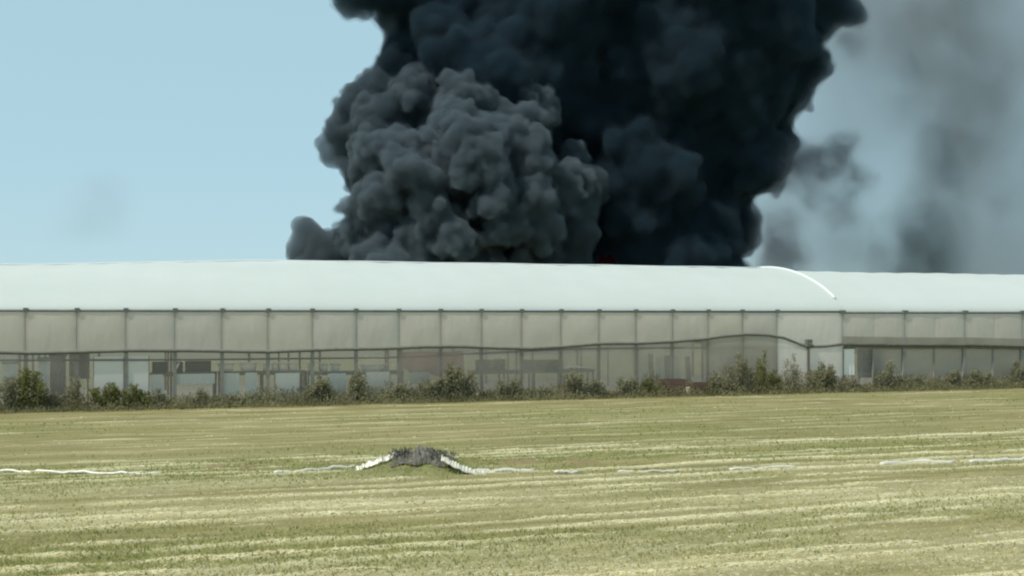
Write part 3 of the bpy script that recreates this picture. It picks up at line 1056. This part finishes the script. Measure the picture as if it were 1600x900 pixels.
MB().grid(tarf, 90, 30).build('folds', solid('dark_tarp', (0.22, 0.195, 0.155), (0.045, 0.042, 0.036), 0.85, 6, stretch=(3, 1, 0.7)), tar, True)
def fray(n):  # positions for two clumps of dry dark plants on the mound
    x = np.where(rng.random(n) < 0.5, rng.normal(-0.38, 0.14, n), rng.normal(0.42, 0.2, n))
    y = rng.normal(-0.12, 0.16, n)
    r = (x / 1.45) ** 2 + (y / 0.75) ** 2
    return np.stack([x, y, 0.40 * np.exp(-r * 1.3) + 0.08 + 0.05 * rng.random(n)], -1)


vs_, fs_ = leaf_cloud(420, fray, 0.11, 0.5, 0.16)
dry = mesh_np('dry_plants', vs_, fs_, solid('dark_dry_plants', (0.16, 0.15, 0.125), (0.05, 0.05, 0.045), 0.9, 9))
dry.parent = tar
dry['kind'] = 'stuff'


def sheet_strip(name, label, pts, w, ribs, mat):
    """a narrow crumpled plastic strip with real thickness along pts (world)"""
    o = empty(name, pts[0])
    tag(o, label, 'plastic strip')
    P = [Vector(p_) - Vector(pts[0]) for p_ in pts]
    n = 60

    def at_(u):
        k = u * (len(P) - 1)
        i = min(int(k), len(P) - 2)
        return P[i].lerp(P[i + 1], k - i)

    def fn(u, v, o_=0.0):
        q = at_(u)
        z = q.z + 0.05 * math.sin(math.pi * v) + 0.018 * math.sin(u * ribs) * math.sin(math.pi * v) + 0.01 * math.sin(u * 31 + v * 4) - 0.1 * (1 - v) * 0.6 + o_
        return (q.x + 0.02 * math.sin(u * 17), q.y + w * (v - 0.5), z)
    b = MB().grid(fn, n * 2, 8)
    b.grid(lambda u, v: fn(1 - u, v, -0.012), n * 2, 8)
    b.build('sheet', mat, o, True)
    return o


MAT['plastic'] = film('white_plastic', (0.93, 0.88, 0.76), (0.74, 0.69, 0.56), 0.25, 0.1, 0.35, 6)


def mp(px, py, dy=0.0):
    """a point on the vertical plane through the mound's crest"""
    y = mc.y + dy
    return ((px - 800) * y / 1800.0, y, CAM_H + (495 - py) * y / 1800.0)


sheet_strip('plastic_strip', 'white plastic strip climbing the left side of the mound to the dark tarpaulin', [mp(556, 731, -0.1), mp(575, 724, -0.15), mp(598, 716, -0.18), mp(617, 710, -0.12)], 0.15, 40, MAT['plastic'])
sheet_strip('plastic_strip', 'ribbed white plastic strip running down the right side of the mound', [mp(690, 714, -0.5), mp(704, 720, -0.52), mp(720, 729, -0.5), mp(750, 737, -0.42), mp(775, 738, -0.35)], 0.24, 120, MAT['plastic'])


def hose(name, label, pts, rad):
    o = empty(name, Vector(pts[0]))
    tag(o, label, 'hose', 'lengths of white hose lying in the field')
    P = []
    for i in range(len(pts) - 1):
        a, b = Vector(pts[i]), Vector(pts[i + 1])
        for k in range(6):
            q = a.lerp(b, k / 6) - Vector(pts[0])
            q.z += 0.018 * math.sin((i * 6 + k) * 1.1) + 0.012 * math.sin((i * 6 + k) * 2.7)
            P.append(q)
    P.append(Vector(pts[-1]) - Vector(pts[0]))
    MB().tube(P, rad, 8).build('tube', MAT['plastic'], o, True)
    return o


def gp(*l):
    return [G(a, b, 0.085) for a, b in l]


hose('hose', 'white hose lying at the left edge of the field, ending short of the mound', gp((-60, 735), (0, 736), (60, 737), (120, 738), (190, 740), (252, 740)), 0.034)
hose('hose', 'white hose running up to the left foot of the mound', gp((428, 739), (470, 737), (520, 731), (556, 729)), 0.04)
hose('hose', 'white hose leaving the right foot of the mound', gp((742, 737), (780, 736), (835, 735)), 0.05)
hose('hose', 'short white hose length, first to the right of the mound', gp((866, 738), (905, 737)), 0.035)
hose('hose', 'thin white hose length in the middle of the right half', gp((965, 737), (1010, 737), (1060, 735)), 0.022)
hose('hose', 'white hose length left of the longest bright piece on the right', gp((1140, 734), (1200, 731), (1300, 729)), 0.034)
hose('hose', 'brightest white hose length on the right side of the field', gp((1376, 726), (1430, 722), (1492, 722)), 0.055)
hose('hose', 'white hose running out of the right edge of the picture', gp((1515, 722), (1560, 720), (1600, 718), (1680, 715)), 0.05)
# a low bank of reddish earth behind the hose
for px0, px1, py, lab in [(690, 990, 727, 'low reddish earth bank right of the mound'), (270, 430, 735, 'low reddish earth bank left of the mound')]:
    a, b = G(px0, py), G(px1, py)
    L = (b - a).length
    o = MB().grid(lambda u, v: (L * u, -0.5 + 1.0 * v, 0.12 * math.sin(math.pi * v) * math.sin(math.pi * u) ** 0.6 * (0.8 + 0.3 * math.sin(u * 19)) + 0.015 * math.sin(u * 60 + v * 9)), 60, 10).build(
        'earth_bank', solid('red_earth', (0.27, 0.195, 0.09), (0.20, 0.155, 0.07), 0.95, 3, bump=0.5), None, True)
    o.location = a
    o.rotation_euler = (0, 0, math.atan2((b - a).y, (b - a).x))
    tag(o, kind='structure')

# ------------------------------------------------------------------ smoke
D_S = 150.0


def ico(sub):
    bm = bmesh.new()
    bmesh.ops.create_icosphere(bm, subdivisions=sub, radius=1.0)
    v = np.array([q.co[:] for q in bm.verts])
    f = np.array([[q.index for q in g.verts] for g in bm.faces])
    bm.free()
    return v, f


ICO = {1: ico(1), 2: ico(2), 3: ico(3)}


def puffs(base, seed, kids=(16, 7), ratio=(0.42, 0.40), grow=0.82):
    """a cauliflower of spheres: every puff carries smaller puffs, and those smaller ones"""
    r_ = np.random.default_rng(seed)
    out_ = []

    def rec(c, r, lvl):
        out_.append((c, r, 3 if lvl == 0 else 2 if lvl == 1 else 1))
        if lvl >= len(kids):
            return
        for _ in range(kids[lvl]):
            v = r_.normal(size=3)
            v[1] -= 0.35
            v /= np.linalg.norm(v)
            rr = r * ratio[lvl] * r_.uniform(0.65, 1.3)
            rec(c + v * r * r_.uniform(0.72, 0.98), rr, lvl + 1)
    for (px, py, rp_, dy) in base:
        y = D_S + dy
        k = y / 1800.0
        c = np.array([(px - 800) * k, y, CAM_H + (495 - py) * k])
        rec(c, rp_ * k * grow, 0)
    return out_


def smoke(name, base, seed, mat, label, voxel=0.42, disp=((3.0, 0.9), (1.1, 0.35)), fringe=None, **kw):
    sp = puffs(base, seed, **kw)
    V, Fc, n = [], [], 0
    for c, r, lv in sp:
        v, f = ICO[lv]
        V.append(v * r + c)
        Fc.append(f + n)
        n += len(v)
    o = mesh_np(name, np.concatenate(V), np.concatenate(Fc), mat)
    m = o.modifiers.new('union', 'REMESH')
    m.mode = 'VOXEL'
    m.voxel_size = voxel
    for i, (s, a) in enumerate(disp):
        # negative strength: cellular creases between rounded puffs; positive: soft swelling
        tx = bpy.data.textures.new(name + '_billow', 'VORONOI' if a < 0 else 'CLOUDS')
        tx.noise_scale = s
        if a > 0:
            tx.noise_depth = 2
        else:
            tx.noise_intensity = 1.0
        dm = o.modifiers.new('billow', 'DISPLACE')
        dm.texture = tx
        dm.texture_coords = 'LOCAL'
        dm.strength = a
        dm.mid_level = 0.5
    m2 = o.modifiers.new('union2', 'REMESH')
    m2.mode = 'VOXEL'
    m2.voxel_size = voxel
    dg = bpy.context.evaluated_depsgraph_get()
    me = bpy.data.meshes.new_from_object(o.evaluated_get(dg))
    old = o.data
    o.modifiers.clear()
    o.data = me
    bpy.data.meshes.remove(old)
    me.materials.clear()
    me.materials.append(mat)
    me.polygons.foreach_set('use_smooth', np.ones(len(me.polygons), dtype=bool))
    print(name, len(me.polygons))
    if fringe:                                        # a ragged thin skin of smoke round the dense body
        f = bpy.data.objects.new('smoke_fringe', me.copy())
        C.objects.link(f)
        for nm, sc_, am, mid in (('swell', 1.7, fringe[0], 0.35), ('fray', 0.7, fringe[0] * 0.6, 0.45)):
            tx = bpy.data.textures.new('fringe_' + nm, 'CLOUDS')
            tx.noise_scale = sc_
            tx.noise_depth = 3
            dm = f.modifiers.new(nm, 'DISPLACE')
            dm.texture = tx
            dm.texture_coords = 'LOCAL'
            dm.strength = am
            dm.mid_level = mid
        m3 = f.modifiers.new('union', 'REMESH')
        m3.mode = 'VOXEL'
        m3.voxel_size = voxel * 1.15
        dg = bpy.context.evaluated_depsgraph_get()
        mf_ = bpy.data.meshes.new_from_object(f.evaluated_get(dg))
        f.modifiers.clear()
        f.data = mf_
        mf_.materials.clear()
        mf_.materials.append(fringe[1])
        f.parent = o
    tag(o, label, 'smoke', kind='stuff')
    return o



def soft_smoke(name, base, density, scol, label, noise=(0.09, 0.42, 0.62), warp=(0.12, 6.0), stepmul=1.0):
    """thin smoke without a skin: density falls off around each puff and is torn by noise; one closed hull bounds it"""
    m, nt, out = nodes(name + '_haze')
    geo = N(nt, 'ShaderNodeNewGeometry')
    wz = N(nt, 'ShaderNodeTexNoise', Scale=warp[0], Detail=3.0)
    nt.links.new(geo.outputs['Position'], wz.inputs['Vector'])
    ws_ = N(nt, 'ShaderNodeVectorMath', operation='MULTIPLY_ADD')
    ws_.inputs[1].default_value = (warp[1],) * 3
    ws_.inputs[2].default_value = (-warp[1] * 0.5,) * 3
    nt.links.new(wz.outputs['Color'], ws_.inputs[0])
    pa = N(nt, 'ShaderNodeVectorMath', operation='ADD')
    nt.links.new(geo.outputs['Position'], pa.inputs[0])
    nt.links.new(ws_.outputs[0], pa.inputs[1])
    acc = None
    pts = []
    for (px, py, rp_, dy, wt) in base:
        y = D_S + dy
        k = y / 1800.0
        c = ((px - 800) * k, y, CAM_H + (495 - py) * k)
        r = rp_ * k
        v, f = ICO[1]
        pts.append(v * (r * 1.05 + warp[1] * 0.3) + np.array(c))
        di = N(nt, 'ShaderNodeVectorMath', operation='DISTANCE')
        nt.links.new(pa.outputs[0], di.inputs[0])
        di.inputs[1].default_value = c
        mr = N(nt, 'ShaderNodeMapRange', interpolation_type='SMOOTHSTEP')
        mr.inputs['From Min'].default_value = r
        mr.inputs['From Max'].default_value = r * 0.15
        mr.inputs['To Max'].default_value = wt
        nt.links.new(di.outputs['Value'], mr.inputs['Value'])
        if acc is None:
            acc = mr.outputs[0]
        else:
            mxn = N(nt, 'ShaderNodeMath', operation='ADD')
            nt.links.new(acc, mxn.inputs[0])
            nt.links.new(mr.outputs[0], mxn.inputs[1])
            acc = mxn.outputs[0]
    nz = N(nt, 'ShaderNodeTexNoise', Scale=noise[0], Detail=4.0, Roughness=0.55)
    nt.links.new(pa.outputs[0], nz.inputs['Vector'])
    mr = N(nt, 'ShaderNodeMapRange', interpolation_type='SMOOTHSTEP')
    mr.inputs['From Min'].default_value = noise[1]
    mr.inputs['From Max'].default_value = noise[2]
    mr.inputs['To Min'].default_value = 0.25
    mr.inputs['To Max'].default_value = 1.0
    nt.links.new(nz.outputs['Fac'], mr.inputs['Value'])
    m1 = N(nt, 'ShaderNodeMath', operation='MULTIPLY')
    nt.links.new(acc, m1.inputs[0])
    nt.links.new(mr.outputs[0], m1.inputs[1])
    m2 = N(nt, 'ShaderNodeMath', operation='MULTIPLY')
    nt.links.new(m1.outputs[0], m2.inputs[0])
    m2.inputs[1].default_value = density
    v = N(nt, 'ShaderNodeVolumePrincipled')
    v.inputs['Color'].default_value = (*scol, 1)
    v.inputs['Absorption Color'].default_value = (0, 0, 0, 1)
    nt.links.new(m2.outputs[0], v.inputs['Density'])
    nt.links.new(v.outputs[0], out.inputs['Volume'])
    bm = bmesh.new()
    for p_ in np.concatenate(pts):
        bm.verts.new(p_)
    res = bmesh.ops.convex_hull(bm, input=bm.verts)
    bmesh.ops.delete(bm, geom=[g for g in bm.verts if not g.link_faces], context='VERTS')
    me = bpy.data.meshes.new(name)
    bm.to_mesh(me)
    bm.free()
    me.materials.append(m)
    o = bpy.data.objects.new(name, me)
    C.objects.link(o)
    return tag(o, label, 'smoke', kind='stuff')


MAT['black'] = smoke_mat('unlit_smoke', 0.6, (0.040, 0.086, 0.120), (0.0, 0.0, 0.0))  # unlit part of the same smoke: shade and haze put into the colour
MAT['greys'] = smoke_mat('lit_smoke', 0.9, (0.20, 0.25, 0.28), (0.0, 0.0, 0.0))  # the same smoke where sunlit, given a paler colour
MAT['mid'] = smoke_mat('dark_grey_smoke', 0.75, (0.125, 0.165, 0.19), (0.0, 0.0, 0.0))
MAT['fr_black'] = smoke_mat('black_fringe', 0.16, (0.10, 0.135, 0.16), (0, 0, 0))
MAT['fr_grey'] = smoke_mat('grey_fringe', 0.16, (0.20, 0.25, 0.28), (0, 0, 0))
MAT['puff'] = smoke_mat('puff_smoke', 0.8, (0.17, 0.205, 0.225), (0.0, 0.0, 0.0))

smoke('smoke_column', [
    (990, 420, 155, 12), (1085, 400, 82, 6), (1095, 440, 80, 6), (1010, 310, 180, 15), (1035, 205, 190, 15), (1085, 95, 215, 12), (1120, 5, 200, 15), (1225, 20, 85, 8), (1215, 100, 80, 8), (1175, 260, 60, 6), (1100, -110, 230, 15),
    (880, 330, 200, 18), (820, 190, 220, 18), (770, 85, 170, 15), (690, 20, 95, 8), (620, -25, 62, 5), (555, -22, 46, 0), (590, -60, 80, 5),
    (900, 0, 230, 15), (850, -130, 230, 20), (990, -240, 260, 20), (680, -130, 140, 10), (660, 130, 70, 8), (700, 90, 90, 5),
    (1000, 540, 170, 15), (820, 480, 190, 18), (690, 450, 140, 14), (1060, 480, 110, 8), (620, 170, 60, 5),
], 3, MAT['black'], 'huge black smoke column rising behind the greenhouse, filling the upper middle', voxel=0.4, disp=((6.0, 3.0), (2.6, -1.2), (1.1, 0.8)), fringe=(1.5, MAT['fr_black']), kids=(18, 8), ratio=(0.36, 0.38))
smoke('smoke_billow', [
    (548, 190, 46, 0), (540, 225, 42, -1), (560, 165, 40, 1), (585, 140, 40, 2), (620, 110, 40, 3), (575, 270, 50, -2), (585, 320, 48, -3), (600, 210, 60, -2), (650, 150, 50, 0), (575, 380, 50, -3),
    (900, 300, 50, -2), (880, 350, 60, -3), (870, 400, 70, -2),
], 6, MAT['mid'], 'dark grey billow edging the column on the left, behind the paler lumps', voxel=0.28, disp=((3.0, 1.6), (1.7, -1.2), (0.8, -0.5), (0.5, 0.3)), fringe=(1.0, MAT['fr_grey']))
bl = [(700, 300, 110, -2), (640, 360, 90, -4), (780, 310, 95, 0), (640, 440, 90, -8), (740, 440, 80, -6), (620, 290, 75, -2), (700, 220, 80, 0)]
rb = random.Random(4)
while len(bl) < 74:                                   # many small puffs over a bulging front
    px, py = rb.uniform(560, 905), rb.uniform(125, 415)
    q = ((px - 715) / 195) ** 2 + ((py - 300) / 175) ** 2
    if q < 1 and py > 520 - 0.62 * px:
        bl.append((px, py, rb.uniform(22, 46), 4 - 17 * math.sqrt(1 - q) + rb.uniform(-1.2, 1.2)))
smoke('smoke_billow', bl, 5, MAT['greys'], 'pale grey lumpy billow of smoke in front of the black column', voxel=0.25, disp=((3.0, 1.5), (1.8, -1.4), (0.85, -0.6), (0.5, 0.35)), fringe=(1.0, MAT['fr_grey']), kids=(13, 6), ratio=(0.40, 0.42))
smoke('smoke_puff', [(480, 366, 30, -2), (500, 385, 34, -3), (532, 385, 36, -2), (470, 395, 30, -2), (560, 420, 55, 0), (500, 430, 50, -2)], 9, MAT['puff'],
      'small grey smoke puff low at the left foot of the column', voxel=0.3, disp=((1.6, 0.8), (0.7, 0.4)))
soft_smoke('smoke_wisp', [(1225, 262, 50, 4, 1), (1262, 250, 46, 4, 1), (1300, 255, 50, 4, 1), (1340, 285, 40, 4, 1), (1325, 220, 38, 4, 0.7), (1280, 300, 50, 4, 0.5), (1315, 325, 45, 4, 0.5), (1335, 60, 40, 4, 0.5), (1215, 370, 60, 2, 0.6), (1230, 410, 60, 2, 0.6)],
           0.42, (0.26, 0.29, 0.33), 'dark ragged wisp beside the right edge of the black column', (0.22, 0.40, 0.58), (0.25, 4.0))
soft_smoke('smoke_wisp', [(1545, 110, 85, 25, 1.0), (1535, 175, 90, 25, 1.0), (1500, 230, 95, 25, 0.8), (1465, 140, 95, 25, 0.5), (1455, 60, 105, 25, 0.5), (1500, -20, 120, 25, 0.6), (1450, 368, 85, 25, 1.6), (1435, 415, 90, 25, 1.0),
                          (1480, 300, 80, 25, 0.35), (1562, 312, 50, 25, 0.6), (1390, 390, 70, 25, 0.4), (1335, 390, 70, 25, 0.5), (1480, -110, 140, 25, 0.6), (1440, 470, 110, 25, 0.7)],
           0.14, (0.31, 0.345, 0.36), 'tall faint grey smoke wisp near the right edge of the picture', (0.14, 0.40, 0.60), (0.14, 7.0))
soft_smoke('smoke_wisp', [(150, 330, 75, 100, 1.0), (175, 300, 55, 100, 0.6), (110, 350, 60, 100, 0.6)],  # thin volume added to imitate a lens smudge
           0.02, (0.4, 0.43, 0.45), 'faint grey smudge low in the empty left sky', (0.1, 0.3, 0.7), (0.1, 6.0))
soft_smoke('smoke_veil', [(1220, 400, 200, 60, 1), (1350, 300, 250, 60, 1), (1330, 100, 280, 60, 1), (1400, -60, 320, 60, 1), (1480, 420, 230, 60, 1), (1560, 200, 280, 65, 1), (1700, 60, 340, 65, 1), (1700, 330, 300, 65, 1), (1900, 150, 380, 65, 1), (1250, 520, 240, 60, 1), (1560, 560, 280, 60, 1), (1300, -300, 400, 65, 1), (1650, -300, 420, 65, 1)],
           0.029, (0.46, 0.49, 0.51), 'thin pale grey smoke veil hanging across the right of the sky', (0.035, 0.3, 0.7), (0.04, 14.0))

# a glowing shape added for the dull red patch at the column's foot
MAT['red_glow'], nt, out = nodes('red_glow')
em = N(nt, 'ShaderNodeEmission', Strength=0.015)
nt.links.new(ramp(nt, noise_fac(nt, 0.6), [(0.3, (0.20, 0.05, 0.06)), (0.7, (0.35, 0.08, 0.09))]), em.inputs['Color'])
nt.links.new(em.outputs[0], out.inputs['Surface'])
fl = empty('red_glow', ((962 - 800) * 130 / 1800, 141, 0))
tag(fl, 'dull red glow added low in the black smoke just above the roof', 'red_glow')
for k in range(5):
    b = MB()
    x = -1.1 + 0.55 * k
    hgt = 10.6 + random.uniform(-0.5, 0.5)
    b.tube([(x, 0, 0), (x * 0.9, 0.1, 5), (x * 0.7 + 0.1, 0, 9), (x * 0.6 + 0.3 * math.sin(k), 0, hgt)], [0.9, 0.8, 0.6, 0.35], 10)
    b.build('glow_lobe', MAT['red_glow'], fl, True)
